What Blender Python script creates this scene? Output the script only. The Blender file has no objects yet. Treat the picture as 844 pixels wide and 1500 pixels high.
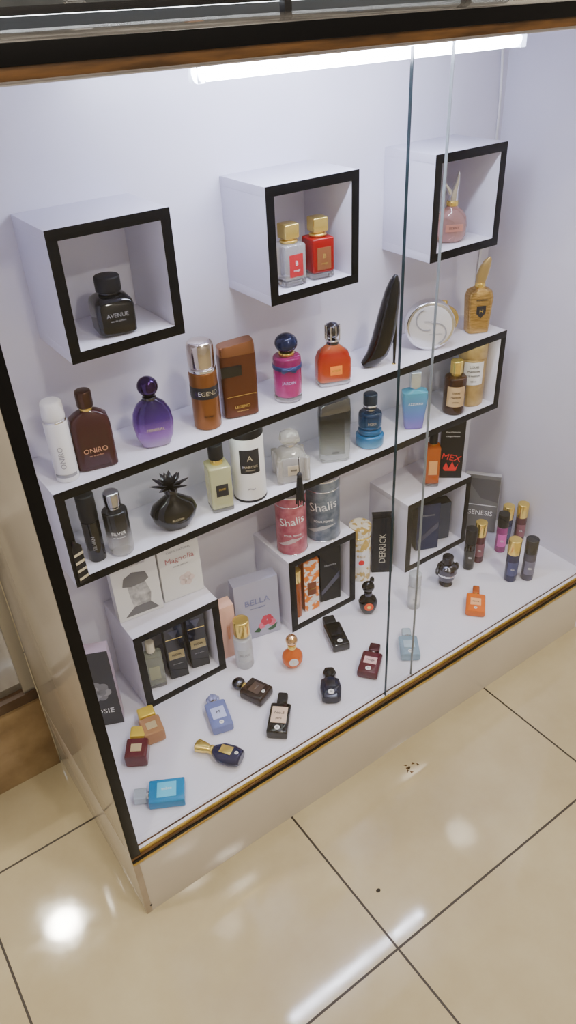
import bpy, bmesh, math, random
from mathutils import Vector, Matrix
random.seed(3)
S=bpy.context.scene; COL=S.collection
# ------------------------------------------------------------------ materials
_m={}
def P(name,col,rough=.4,metal=0,trans=0,ior=1.45,spec=.5,emis=None,es=0,coat=0,alpha=1):
    if name in _m: return _m[name]
    m=bpy.data.materials.new(name); m.use_nodes=True
    b=m.node_tree.nodes['Principled BSDF']
    b.inputs['Base Color'].default_value=(*col,1); b.inputs['Roughness'].default_value=rough
    b.inputs['Metallic'].default_value=metal; b.inputs['Transmission Weight'].default_value=trans
    b.inputs['IOR'].default_value=ior; b.inputs['Specular IOR Level'].default_value=spec
    b.inputs['Coat Weight'].default_value=coat
    if emis: b.inputs['Emission Color'].default_value=(*emis,1); b.inputs['Emission Strength'].default_value=es
    _m[name]=m; return m
def nd(m,t,**k):
    n=m.node_tree.nodes.new(t)
    for a,v in k.items(): setattr(n,a,v)
    return n
def noisecol(name,c1,c2,scale=20,rough=.4,detail=4,stretch=(1,1,1),metal=0,bump=0,lo=.35,hi=.65,trans=0,rvar=0):
    if name in _m: return _m[name]
    m=P(name,c1,rough,metal,trans); L=m.node_tree.links; b=m.node_tree.nodes['Principled BSDF']
    tc=nd(m,'ShaderNodeTexCoord'); mp=nd(m,'ShaderNodeMapping'); mp.inputs['Scale'].default_value=stretch
    n=nd(m,'ShaderNodeTexNoise'); n.inputs['Scale'].default_value=scale; n.inputs['Detail'].default_value=detail
    r=nd(m,'ShaderNodeValToRGB'); r.color_ramp.elements[0].color=(*c1,1); r.color_ramp.elements[1].color=(*c2,1)
    r.color_ramp.elements[0].position=lo; r.color_ramp.elements[1].position=hi
    L.new(tc.outputs['Object'],mp.inputs[0]); L.new(mp.outputs[0],n.inputs[0]); L.new(n.outputs['Fac'],r.inputs[0]); L.new(r.outputs[0],b.inputs['Base Color'])
    return m
def grad(name,stops,z0,z1,rough=.08,trans=.8):
    """vertical dye gradient of the glass, along the bottle's own height"""
    if name in _m: return _m[name]
    m=P(name,stops[0][1],rough,0,trans); L=m.node_tree.links; b=m.node_tree.nodes['Principled BSDF']
    tc=nd(m,'ShaderNodeTexCoord'); sp=nd(m,'ShaderNodeSeparateXYZ'); mr=nd(m,'ShaderNodeMapRange')
    mr.inputs['From Min'].default_value=z0; mr.inputs['From Max'].default_value=z1
    r=nd(m,'ShaderNodeValToRGB'); e=r.color_ramp.elements
    e[0].position=stops[0][0]; e[0].color=(*stops[0][1],1); e[1].position=stops[-1][0]; e[1].color=(*stops[-1][1],1)
    for p,c in stops[1:-1]:
        x=e.new(p); x.color=(*c,1)
    L.new(tc.outputs['Object'],sp.inputs[0]); L.new(sp.outputs['Z'],mr.inputs['Value']); L.new(mr.outputs[0],r.inputs[0]); L.new(r.outputs[0],b.inputs['Base Color'])
    return m
WHITE=noisecol('white_laminate',(.73,.72,.83),(.77,.76,.87),6,.30,3)
EDGE=P('black_edge_band',(.003,.003,.004),.35,spec=.18)
CREAM=noisecol('cream_gloss_laminate',(.50,.45,.39),(.56,.51,.45),2.5,.12,3)
WOOD=noisecol('brown_wood_edge',(.045,.020,.006),(.12,.055,.016),14,.35,6,(1,8,8))
GOLDTR=noisecol('gold_track',(.34,.22,.04),(.66,.47,.12),30,.28,3,(1,6,6),metal=.6)
BLKG=P('black_gloss',(.003,.003,.004),.06,coat=.3)
BLKM=P('black_matte',(.009,.009,.011),.45,spec=.3)
GOLD=P('gold_metal',(.90,.67,.18),.22,.85)
SILV=P('silver_metal',(.80,.80,.83),.16,1)
GUN=P('gunmetal',(.10,.10,.12),.2,1)
CLR=P('clear_glass',(.95,.96,.98),.02,0,.92)
FROST=P('frosted_glass',(.80,.82,.86),.35,0,.6)
PAPW=P('white_paper',(.80,.80,.82),.5)
INK=P('ink_dark',(.015,.015,.02),.5)
INKG=P('ink_grey',(.30,.30,.33),.5)
RED=P('ink_red',(.75,.02,.02),.4)
DKGLASS=P('glass_edge_dark',(.03,.05,.06),.15)
# pane
PANE=bpy.data.materials.new('window_glass'); PANE.use_nodes=True
nt=PANE.node_tree; nt.nodes.clear()
o=nt.nodes.new('ShaderNodeOutputMaterial'); mx=nt.nodes.new('ShaderNodeMixShader'); tr=nt.nodes.new('ShaderNodeBsdfTransparent'); gl=nt.nodes.new('ShaderNodeBsdfGlossy'); lw=nt.nodes.new('ShaderNodeLayerWeight')
pw=nt.nodes.new('ShaderNodeMath'); pw.operation='POWER'; pw.inputs[1].default_value=5; ma=nt.nodes.new('ShaderNodeMath'); ma.operation='MULTIPLY_ADD'; ma.inputs[1].default_value=.8; ma.inputs[2].default_value=.013
gl.inputs['Roughness'].default_value=.0; tr.inputs[0].default_value=(.99,.993,.993,1)
nt.links.new(lw.outputs['Facing'],pw.inputs[0]); nt.links.new(pw.outputs[0],ma.inputs[0])
nt.links.new(ma.outputs[0],mx.inputs[0]); nt.links.new(tr.outputs[0],mx.inputs[1]); nt.links.new(gl.outputs[0],mx.inputs[2]); nt.links.new(mx.outputs[0],o.inputs[0])
# floor tile
FL=P('beige_floor_tile',(.6,.52,.40),.10,spec=.7); L=FL.node_tree.links; b=FL.node_tree.nodes['Principled BSDF']
tc=nd(FL,'ShaderNodeTexCoord'); sp=nd(FL,'ShaderNodeSeparateXYZ'); L.new(tc.outputs['Object'],sp.inputs[0])
def mth(op,a,bv=None,c=None):
    n=nd(FL,'ShaderNodeMath',operation=op)
    for i,x in enumerate((a,bv,c)):
        if x is None: continue
        if isinstance(x,(int,float)): n.inputs[i].default_value=x
        else: L.new(x,n.inputs[i])
    return n.outputs[0]
def line(sock,off):
    f=mth('FRACT',mth('DIVIDE',mth('SUBTRACT',sock,off-6.13),.613))
    d=mth('MINIMUM',f,mth('SUBTRACT',1,f))
    return mth('LESS_THAN',d,.0038)
g=mth('MAXIMUM',line(sp.outputs['X'],.356),line(sp.outputs['Y'],-.3475))
n1=nd(FL,'ShaderNodeTexNoise'); n1.inputs['Scale'].default_value=3.5; n1.inputs['Detail'].default_value=8; n1.inputs['Roughness'].default_value=.6; L.new(tc.outputs['Object'],n1.inputs[0])
rp=nd(FL,'ShaderNodeValToRGB'); rp.color_ramp.elements[0].position=.3; rp.color_ramp.elements[1].position=.7
rp.color_ramp.elements[0].color=(.385,.32,.195,1); rp.color_ramp.elements[1].color=(.475,.41,.27,1); L.new(n1.outputs['Fac'],rp.inputs[0])
mxc=nd(FL,'ShaderNodeMix',data_type='RGBA'); L.new(g,mxc.inputs[0]); L.new(rp.outputs[0],mxc.inputs[6]); mxc.inputs[7].default_value=(.025,.017,.011,1); L.new(mxc.outputs[2],b.inputs['Base Color'])
n2=nd(FL,'ShaderNodeTexNoise'); n2.inputs['Scale'].default_value=25; n2.inputs['Detail'].default_value=4; L.new(tc.outputs['Object'],n2.inputs[0])
rr=mth('ADD',mth('MULTIPLY',n2.outputs['Fac'],.10),mth('MULTIPLY_ADD',g,.5,.015)); L.new(rr,b.inputs['Roughness'])

# ------------------------------------------------------------------ mesh builder
class B:
    def __init__(s): s.bm=bmesh.new(); s.mats=[]; s.T=Matrix.Identity(4)
    def mi(s,m):
        if m not in s.mats: s.mats.append(m)
        return s.mats.index(m)
    def loft(s,secs,mat,seg=36,M=None,cap=True):
        i=s.mi(mat); rings=[]
        M=M or Matrix.Identity(4)
        for sc in secs:
            z,rx,ry=sc[0],sc[1],sc[2]; n=sc[3] if len(sc)>3 else 2; ox=sc[4] if len(sc)>4 else 0; oy=sc[5] if len(sc)>5 else 0; sl=sc[6] if len(sc)>6 else 0
            r=[]
            for k in range(seg):
                a=2*math.pi*(k+.5)/seg; c,d=math.cos(a),math.sin(a)
                x=rx*math.copysign(abs(c)**(2/n),c); y=ry*math.copysign(abs(d)**(2/n),d)
                r.append(s.bm.verts.new(M@Vector((x+ox,y+oy,z+sl*x))))
            rings.append(r)
        for a,b2 in zip(rings,rings[1:]):
            for k in range(seg):
                f=s.bm.faces.new((a[k],a[(k+1)%seg],b2[(k+1)%seg],b2[k])); f.material_index=i
        if cap:
            f=s.bm.faces.new(rings[0][::-1]); f.material_index=i
            f=s.bm.faces.new(rings[-1]); f.material_index=i
    def body(s,z0,z1,rx,ry,mat,n=2,b=.003,M=None,rx2=None,ry2=None,seg=36):
        rx2=rx if rx2 is None else rx2; ry2=ry if ry2 is None else ry2
        R=[(z0+b*(1-math.cos(math.radians(t))),rx-b*(1-math.sin(math.radians(t))),ry-b*(1-math.sin(math.radians(t))),n) for t in (0,30,60,90)]
        R+=[(z1-b*(1-math.cos(math.radians(t))),rx2-b*(1-math.sin(math.radians(t))),ry2-b*(1-math.sin(math.radians(t))),n) for t in (90,60,30,0)]
        s.loft(R,mat,seg,M)
    def cyl(s,z0,z1,r,mat,b=.0015,seg=32,M=None,r2=None): s.body(z0,z1,r,r,mat,2,b,M,r2,r2,seg)
    def ell(s,c,rx,ry,rz,mat,seg=32,rings=14,n=2):
        R=[]
        for k in range(rings+1):
            a=-math.pi/2+math.pi*k/rings; q=max(math.cos(a),.03)
            R.append((c[2]+rz*math.sin(a),rx*q,ry*q,n,c[0],c[1]))
        s.loft(R,mat,seg)
    def box(s,x0,x1,y0,y1,z0,z1,mat,b=.0008,M=None):
        i=s.mi(mat); t=bmesh.new(); bmesh.ops.create_cube(t,size=1)
        for v in t.verts: v.co=Vector(((x0+x1)/2+v.co.x*(x1-x0),(y0+y1)/2+v.co.y*(y1-y0),(z0+z1)/2+v.co.z*(z1-z0)))
        if b: bmesh.ops.bevel(t,geom=list(t.edges),offset=b,segments=2,affect='EDGES',profile=.7)
        if M: bmesh.ops.transform(t,matrix=M,verts=t.verts)
        s.merge(t,i); t.free()
    def merge(s,t,i):
        mp={}
        for v in t.verts: mp[v]=s.bm.verts.new(v.co)
        for f in t.faces:
            try: g=s.bm.faces.new([mp[v] for v in f.verts]); g.material_index=i
            except ValueError: pass
    def poly(s,pts,y0,y1,mat,M=None):
        """extrude XZ outline between y0,y1"""
        i=s.mi(mat); M=M or Matrix.Identity(4)
        a=[s.bm.verts.new(M@Vector((x,y0,z))) for x,z in pts]; c=[s.bm.verts.new(M@Vector((x,y1,z))) for x,z in pts]
        n=len(pts); fs=[s.bm.faces.new(a),s.bm.faces.new(c[::-1])]
        for k in range(n): fs.append(s.bm.faces.new((a[k],c[k],c[(k+1)%n],a[(k+1)%n])))
        for f in fs: f.material_index=i
    def disc(s,cx,cz,r,y,mat,th=.0006,sx=1): s.poly([(cx+sx*r*math.cos(2*math.pi*k/24),cz+r*math.sin(2*math.pi*k/24)) for k in range(24)],y-th,y,mat)
    def text(s,txt,size,x,z,y,mat,R=None,rot=0,M=None):
        i=s.mi(mat); c=bpy.data.curves.new('t','FONT'); c.body=txt; c.size=size; c.align_x='CENTER'; c.align_y='CENTER'; c.extrude=.0002; c.resolution_u=2
        ob=bpy.data.objects.new('t',c); me=ob.to_mesh(); q=math.radians(rot); mp=[]
        for v in me.vertices:
            lx,lz=v.co.x*math.cos(q)-v.co.y*math.sin(q)+x, v.co.x*math.sin(q)+v.co.y*math.cos(q)+z
            p=Vector((R*math.sin(lx/R),-(R+.0004)*math.cos(lx/R)-v.co.z,lz)) if R else Vector((lx,y-v.co.z-.0003,lz))
            if M: p=M@p
            mp.append(s.bm.verts.new(p))
        for pl in me.polygons:
            try: f=s.bm.faces.new([mp[k] for k in pl.vertices]); f.material_index=i
            except ValueError: pass
        ob.to_mesh_clear(); bpy.data.objects.remove(ob); bpy.data.curves.remove(c)
    def band(s,z0,z1,R,a0,a1,mat,th=.0005,seg=16):
        """curved label on a cylinder, angles from the -y front"""
        i=s.mi(mat); r1=R+th; A=[math.radians(a0+(a1-a0)*k/seg) for k in range(seg+1)]
        lo=[s.bm.verts.new((r1*math.sin(a),-r1*math.cos(a),z0)) for a in A]; hi=[s.bm.verts.new((r1*math.sin(a),-r1*math.cos(a),z1)) for a in A]
        for k in range(seg): f=s.bm.faces.new((lo[k],lo[k+1],hi[k+1],hi[k])); f.material_index=i
    def done(s,name,loc=(0,0,0),rz=0,M=None,angle=35,parent=None,tilt=None):
        bmesh.ops.recalc_face_normals(s.bm,faces=s.bm.faces)
        me=bpy.data.meshes.new(name); s.bm.to_mesh(me); s.bm.free()
        for m in s.mats: me.materials.append(m)
        for p in me.polygons: p.use_smooth=True
        me.set_sharp_from_angle(angle=math.radians(angle))
        ob=bpy.data.objects.new(name,me); COL.objects.link(ob)
        if M: ob.matrix_world=M
        else:
            R=Matrix.Rotation(math.radians(rz),4,'Z')
            if tilt: R=R@Matrix.Rotation(math.radians(tilt[0]),4,'X')@Matrix.Rotation(math.radians(tilt[1]),4,'Y')
            ob.matrix_world=Matrix.Translation(loc)@R
        if parent: ob.parent=parent
        return ob
def empty(n):
    e=bpy.data.objects.new(n,None); COL.objects.link(e); return e
def quickbox(name,x0,x1,y0,y1,z0,z1,mat,b=.0008,parent=None):
    s=B(); cx,cy,cz=(x0+x1)/2,(y0+y1)/2,z0
    s.box(x0-cx,x1-cx,y0-cy,y1-cy,0,z1-z0,mat,b); return s.done(name,(cx,cy,cz),parent=parent)

# ------------------------------------------------------------------ room
s=B(); s.box(-3,4,-3,4,-.05,0,FL,0); s.done('floor')
WALLP=P('wall_paint',(.55,.52,.47),.7); CEIL=P('ceiling_paint',(.75,.73,.70),.8)
quickbox('ceiling',-3,4,-3,4,3.0,3.05,CEIL,0)
quickbox('wall_back',-3,4,4,4.05,0,3,WALLP,0); quickbox('wall_front',-3,4,-3.05,-3,0,3,WALLP,0)
quickbox('wall_left',-3.05,-3,-3,4,0,3,WALLP,0); quickbox('wall_right',4,4.05,-3,4,0,3,WALLP,0)

# ------------------------------------------------------------------ cabinet
W=1.335; D=.45; FZ=.198; TZ=1.440
cab=empty('display_cabinet')
def part(n,*a,mat=WHITE,b=.0006): return quickbox(n,*a,mat,b,parent=cab)
part('back_panel',.018,W,D,D+.018,0,TZ)
part('left_panel_inner',.012,.018,.002,D,.18,TZ)
part('left_panel_outer',0,.012,.002,D+.018,.190,TZ,mat=CREAM)
part('left_plinth_outer',0,.012,.0,D+.018,0,.187,mat=CREAM)
part('left_plinth_seam',.0015,.012,.001,D+.018,.187,.190,mat=EDGE)
part('left_edge_band',-.0006,.0186,-.0015,.002,.192,TZ,mat=EDGE)
part('right_panel',W,W+.018,.0,D+.018,0,TZ)
part('display_deck',.018,W,.004,D,.182,FZ)
part('plinth_front',.012,W,0,.016,0,.172,mat=CREAM)
part('plinth_corner_strip',-.0004,.012,-.0012,0,0,.175,mat=noisecol('corner_strip',(.30,.24,.18),(.38,.31,.24),10,.4))
part('deck_gold_edge',0,W,-.0025,.004,.172,.180,mat=GOLDTR)
part('deck_black_edge',0,W,-.003,.004,.180,.188,mat=EDGE)
part('deck_wood_edge',0,W,-.002,.004,.188,.1945,mat=WOOD)
part('sliding_track_base',.018,W,.004,.022,FZ,FZ+.001,mat=WHITE)
part('sliding_track_lip_front',.018,W,.001,.0035,FZ-.003,FZ+.005,mat=GOLDTR)
part('sliding_track_lip_mid',.018,W,.0125,.0145,FZ+.001,FZ+.004,mat=WOOD)
part('top_board',0,W+.018,.004,D+.018,TZ,1.452,mat=WHITE)
part('top_wood_edge',0,W+.3,-.004,.004,1.4425,1.4545,mat=WOOD)
part('top_black_edge',0,W+.3,-.006,.004,1.4545,1.474,mat=EDGE)
TOPM=noisecol('counter_top_gloss',(.10,.09,.085),(.30,.28,.26),9,.06,6)
part('counter_top',0,W+.3,.004,D+.03,1.4525,1.4745,mat=TOPM)
part('top_track',.018,W,.003,.026,TZ-.002,TZ,mat=WHITE)
# glass
def pane(n,x0,x1,y0,y1,z0,z1,edgeL,edgeR):
    s=B(); s.box(x0,x1,y0,y1,z0,z1,PANE,0)
    if edgeL: s.box(x0-.0012,x0,y0-.0003,y1+.0003,z0,z1,edgeL,0)
    if edgeR: s.box(x1,x1+.0008,y0-.0003,y1+.0003,z0,z1,edgeR,0)
    s.done(n,parent=cab)
EL=P('glass_edge_light',(.30,.34,.36),.2)
pane('sliding_glass_right',.630,W-.002,.0050,.0100,FZ+.0012,TZ-.003,DKGLASS,None)
pane('sliding_glass_left',.020,.717,.0165,.0215,FZ+.0012,TZ-.003,None,EL)
s=B(); s.disc(.012,.022,.0025,-.0012,INK,.0006); s.done('plinth_hole',parent=cab)  # flat dark disc drawn for a small hole in the plinth

# shelves
T=.017
LEDW=P('led_strip_emission',(1,1,1),.4,emis=(.86,1.0,.93),es=9)
def cube(name,x0,x1,z0,z1,y0=.30,led=False):
    s=B(); y1=D-.0005; e=.0012
    s.box(x0,x1,y0,y1,z1-T,z1,WHITE); s.box(x0,x1,y0,y1,z0,z0+T,WHITE)
    s.box(x0,x0+T,y0,y1,z0+T,z1-T,WHITE); s.box(x1-T,x1,y0,y1,z0+T,z1-T,WHITE)
    for a in ((x0-.0005,x1+.0005,z1-T,z1+.0005),(x0-.0005,x1+.0005,z0-.0005,z0+T),(x0-.0005,x0+T,z0+T,z1-T),(x1-T,x1+.0005,z0+T,z1-T)):
        s.box(a[0],a[1],y0-e,y0,a[2],a[3],EDGE,.0003)
    if led: s.box(x0+T+.03,x1-T-.03,y0+.004,y0+.014,z1-T-.0025,z1-T,LEDW,.0003)
    return s.done(name)
cube('cube_wall_shelf',.188,.394,1.023,1.231)
cube('cube_wall_shelf',.578,.785,1.026,1.232)
cube('cube_wall_shelf',.980,1.184,1.022,1.230)
cube('long_box_wall_shelf',.104,1.256,.597,.805,led=True)
cube('cube_display_riser',.186,.391,FZ+.0002,.412); cube('cube_display_riser',.584,.783,FZ+.0002,.416); cube('cube_display_riser',.958,1.186,FZ+.0002,.416)
Z1=.805+.0006; Z2=.597+T+.0003; Z3=.4130; Z3b=.4170; Z0=FZ+.0003; ZR=FZ+T+.0005; ZC=1.024+T+.0022

# LED tube
TUBE=P('led_tube_emission',(1,1,1),.4,emis=(.76,.81,1.0),es=95)
s=B(); M=Matrix.Translation((.394,0,0))@Matrix.Rotation(math.pi/2,4,'Y')
s.cyl(0,.622,.0112,TUBE,b=.004,M=M,seg=24)
s.box(.39,1.020,-.009,.009,.0100,.0195,PAPW,.001)
s.box(.384,.398,-.012,.012,-.012,.010,FROST,.002); s.box(1.012,1.026,-.012,.012,-.012,.010,FROST,.002)
s.done('led_tube_light',(0,.162,TZ-.0197))
def tube(name,pts,r,mat,parent=None):
    c=bpy.data.curves.new(name,'CURVE'); c.dimensions='3D'; sp=c.splines.new('NURBS'); sp.points.add(len(pts)-1)
    for q,p in zip(sp.points,pts): q.co=(*p,1)
    sp.use_endpoint_u=True; sp.order_u=4; c.bevel_depth=r; c.bevel_resolution=3; c.materials.append(mat)
    ob=bpy.data.objects.new(name,c); COL.objects.link(ob)
    if parent: ob.parent=parent
    return ob
tube('white_power_cable',[(1.025,.162,TZ-.015),(1.08,.17,TZ-.01),(1.18,.32,TZ-.008),(1.29,.435,1.425),(1.312,.446,1.36),(1.322,.446,1.2),(1.298,.446,1.08),(1.306,.446,.95),(1.292,.446,.86),(1.30,.446,.5)],.003,PAPW)

# ------------------------------------------------------------------ bottles
def lie(x0,y0,x1,y1,hd,z=Z0,roll=0):
    d=Vector((x1-x0,y1-y0,0)).normalized(); yy=Vector((0,0,-1)); xx=yy.cross(d)
    M=Matrix(((xx.x,yy.x,d.x,x0),(xx.y,yy.y,d.y,y0),(xx.z,yy.z,d.z,z+hd+.0008),(0,0,0,1)))
    return M
def squarebottle(h,hw,hd,glass,cap,capr,capd,caph,neck=GOLD,n=8,label=None,txt=None,tcol=INK,square=False,nh=.008,base=.008,clearbase=True,lw=.55,lh=.4):
    s=B(); bh=h-caph-nh
    if clearbase: s.body(0,base,hw,hd,CLR,n,.002); s.body(base+.0003,bh,hw,hd,glass,n,.004)
    else: s.body(0,bh,hw,hd,glass,n,.004)
    s.cyl(bh,bh+nh+.001,capr*.7,neck)
    s.body(bh+nh,h,capr,capd,cap,8 if square else 2,.002)
    if label:
        s.box(-hw*lw,hw*lw,-hd-.0012,-hd-.0002,bh*(.5-lh/2),bh*(.5+lh/2),label,.0003)
    if txt: s.text(txt,hw*.34,0,bh*.5,-hd-.0012,tcol)
    return s
# wall cube 1: black bottle, rounded shoulders
s=B(); s.loft([(0,.029,.029,7),(.003,.032,.032,7),(.046,.033,.033,7),(.054,.031,.031,6),(.060,.025,.025,4),(.063,.019,.019,3)],BLKG); s.cyl(.062,.067,.017,GUN); s.cyl(.066,.092,.0215,BLKM,b=.003)
s.text('AVENUE',.010,0,.034,-.0332,INKG); s.text('eau de parfum',.0045,0,.025,-.0332,INKG)
s.done('perfume_bottle',(.289,.348,ZC),-8)
# wall cube 2: clear + red
AM=P('cap_gold',(.90,.70,.22),.22,.85)
for x,gm,lb,tc_,rz in ((.650,P('crystal_clear',(.93,.92,.92),.03,0,.75),P('label_red',(.45,.02,.03),.4),PAPW,-2),(.718,P('ruby_glass',(.36,.003,.005),.06,0,.3),P('label_dkgold',(.30,.12,.05),.4,.4),GOLD,-8)):
    s=squarebottle(.110,.0240,.0235,gm,AM,.0160,.0155,.026,GOLD,n=10,square=True,label=lb,txt=None,nh=.009,base=.010,lw=.62,lh=.55)
    s.cyl(.076,.081,.017,GOLD); s.text('B',.012,0,.042,-.0252,tc_); s.text('rouge',.006,0,.029,-.0252,tc_)
    s.done('perfume_bottle',(x,.340,ZC+.002),rz)
# wall cube 3: pink round bottle, metal stopper shaped like a pair of kicking legs
s=B(); PK=P('pink_glass',(.90,.56,.50),.04,0,.8)
s.loft([(0,.024,.020),(.003,.029,.023),(.012,.0335,.026),(.032,.035,.027),(.050,.032,.025),(.062,.023,.018),(.068,.013,.012),(.074,.0105,.0105)],PK)
s.cyl(.072,.082,.0125,GOLD)
s.box(-.019,.019,-.0282,-.0268,.024,.039,P('label_pinkgold',(.62,.30,.25),.3,.5),.0003); s.text('SCENT',.0075,0,.0315,-.0284,INK)
s.loft([(.082,.0105,.008),(.090,.0115,.008),(.098,.0095,.007,2,.001),(.108,.0080,.006,2,.004),(.118,.0058,.005,2,.007),(.128,.0036,.0035,2,.009),(.136,.0030,.003,2,.009),(.140,.001,.001,2,.010)],SILV,20)
s.loft([(0,.0075,.006),(.012,.0065,.0055),(.022,.0045,.004),(.032,.0025,.0025),(.036,.001,.001)],SILV,16,Matrix.Translation((-.003,0,.092))@Matrix.Rotation(-.55,4,'Y'))
s.done('perfume_bottle',(1.085,.348,ZC-.002),-30)

# ---- upper shelf
s=B(); WP=P('can_white',(.80,.80,.82),.3); s.cyl(0,.115,.0205,WP); s.cyl(.116,.152,.0195,PAPW,b=.006,r2=.0185); s.cyl(.113,.118,.0200,SILV)
s.text('ONIRO',.0135,0,.05,0,INKG,R=.0206,rot=90); s.band(.010,.016,.0206,-60,60,INKG); s.done('body_spray_can',(.148,.340,Z1),-22)
s=B(); MB=P('maroon_glass',(.050,.010,.012),.10,0,.12)
s.loft([(0,.034,.016,5),(.003,.037,.018,5),(.085,.036,.018,5),(.100,.033,.0165,4.5),(.109,.022,.013,3.5),(.113,.013,.011,2.5)],MB); s.cyl(.112,.119,.011,GOLD); s.cyl(.118,.150,.0145,P('cap_brown_metal',(.08,.04,.03),.25,.8),b=.004)
s.text('ONIRO',.0135,0,.040,-.0182,P('rose_gold_ink',(.75,.42,.30),.3,.7)); s.text('eau de parfum',.0045,0,.030,-.0182,_m['rose_gold_ink']); s.done('perfume_bottle',(.208,.346,Z1),-12)
s=B(); PU=grad('purple_gradient_glass',[(0,(.72,.60,.82)),(.25,(.42,.20,.62)),(.6,(.06,.014,.18)),(1,(.015,.005,.05))],0,.095,.06,.6)
s.loft([(0,.022,.016,3),(.002,.027,.019,3),(.020,.035,.023,2.6),(.045,.0385,.024,2.4),(.068,.035,.022,2.3),(.084,.026,.018,2.2),(.093,.014,.012,2)],PU)
s.cyl(.093,.099,.013,GUN); s.ell((0,0,.118),.0195,.0195,.0190,P('cap_purple_metal',(.04,.015,.08),.12,.9))
s.text('MINERAL',.0085,0,.040,-.0243,SILV); s.done('perfume_bottle',(.330,.350,Z1),-16)
CB=P('copper_lacquer',(.22,.080,.018),.28,.5)
s=B(); s.cyl(0,.118,.027,CB,b=.003); s.cyl(.119,.177,.0255,P('chrome_tan',(.62,.55,.50),.15,1),b=.011); s.cyl(.118,.124,.0265,SILV,b=.001)
s.band(.066,.090,.027,-110,110,INK); s.text('LEGEND',.0125,0,.078,0,SILV,R=.0279); s.text('for men',.006,0,.03,0,BLKM,R=.0272); s.done('body_spray_can',(.445,.350,Z1),-20)
s=B(); CD=P('copper_dark',(.105,.032,.012),.22,.4)
s.loft([(0,.033,.016,5),(.003,.036,.019,5),(.125,.037,.019,5),(.130,.036,.0185,5)],CD)
s.loft([(.1305,.036,.0185,5),(.146,.036,.018,5),(.152,.034,.016,5,0,0,.10)],P('copper_shoulder',(.30,.13,.06),.2,.8))
s.box(-.038,.004,-.0202,-.017,.090,.112,BLKG,.001); s.text('LEGEND',.0085,0,.024,-.0195,GOLD); s.text('eau de toilette',.004,0,.015,-.0195,GOLD); s.box(-.030,.030,-.0196,-.019,.0475,.0482,GOLD,0); s.done('perfume_bottle',(.521,.350,Z1),-14)
s=B(); PN=grad('pink_gradient_glass',[(0,(.90,.65,.80)),(.15,(.75,.08,.36)),(.7,(.45,.015,.17)),(1,(.40,.02,.16))],0,.095,.05,.5)
s.cyl(0,.010,.029,CLR,b=.003); s.cyl(.0103,.096,.029,PN,b=.006); s.cyl(.070,.079,.0302,P('navy_ribbon',(.015,.03,.12),.5),b=.001)
for q in (-1,1): s.loft([(0,.001,.003),(.010,.007,.003),(.015,.005,.002)],_m['navy_ribbon'],12,Matrix.Translation((0,-.032,.0745))@Matrix.Rotation(q*math.pi/2,4,'Y'))
s.cyl(.096,.103,.016,GOLD); s.ell((0,0,.121),.0235,.0235,.0195,P('navy_cap',(.012,.018,.06),.15,.3)); s.text('JARDIN',.009,0,.045,0,P('lilac_ink',(.55,.45,.85),.4),R=.0292); s.done('perfume_bottle',(.636,.344,Z1),-28)
s=B(); AMB=grad('amber_red_glass',[(0,(.95,.55,.35)),(.2,(.62,.09,.015)),(.8,(.42,.02,.008)),(1,(.75,.25,.08))],0,.09,.05,.5)
s.body(0,.010,.036,.023,CLR,5,.003); s.loft([(.0103,.035,.022,5),(.014,.0375,.0235,5),(.055,.037,.023,4.5),(.072,.031,.020,3.5),(.082,.018,.014,3),(.088,.012,.012,2)],AMB)
s.cyl(.087,.094,.013,GUN); s.cyl(.095,.099,.016,SILV); s.ell((0,0,.117),.0165,.0165,.0175,GUN)
for k in range(9): s.loft([(0,.0014,.0014),(.030,.0014,.0014)],SILV,6,Matrix.Translation((.0155*math.cos(k*.7),.0155*math.sin(k*.7),.099)))
s.box(-.013,.013,-.0248,-.0235,.026,.046,P('label_orange',(.85,.25,.03),.4),.0005); s.text('AMBER',.006,0,.036,-.0250,GOLD); s.done('perfume_bottle',(.754,.344,Z1),-20)
# stiletto bottle
s=B()
sp_=[(-.044,.006,.006,.009),(-.034,.011,.013,.014),(-.020,.020,.0195,.018),(-.008,.036,.024,.021),(.001,.060,.0245,.022),(.007,.088,.0235,.022),(.012,.116,.0215,.021),(.017,.142,.0195,.019),(.021,.166,.0165,.016),(.025,.186,.0115,.011),(.027,.200,.004,.005)]
i=s.mi(BLKG); rings=[]
for k,(x,z,w,d) in enumerate(sp_):
    a=sp_[max(k-1,0)]; c=sp_[min(k+1,len(sp_)-1)]; t=Vector((c[0]-a[0],0,c[1]-a[1])).normalized(); nn=Vector((t.z,0,-t.x))
    rings.append([s.bm.verts.new(Vector((x,0,z))+nn*w*math.cos(q)+Vector((0,1,0))*d*math.sin(q)) for q in [2*math.pi*j/20 for j in range(20)]])
for a,c in zip(rings,rings[1:]):
    for j in range(20): s.bm.faces.new((a[j],a[(j+1)%20],c[(j+1)%20],c[j])).material_index=i
s.bm.faces.new(rings[0][::-1]); s.bm.faces.new(rings[-1])
s.loft([(0,.0035,.0035,2,.030),(.004,.0028,.0028,2,.030),(.05,.0040,.0040,2,.030),(.10,.008,.009,2,.026),(.14,.012,.013,2,.024),(.165,.011,.012,2,.024)],BLKG,16)
s.cyl(0,.0015,.0045,GOLD,b=.0003,M=Matrix.Translation((.030,0,-.0005)))
s.done('high_heel_perfume_bottle',(.890,.342,Z1),-24)
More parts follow.
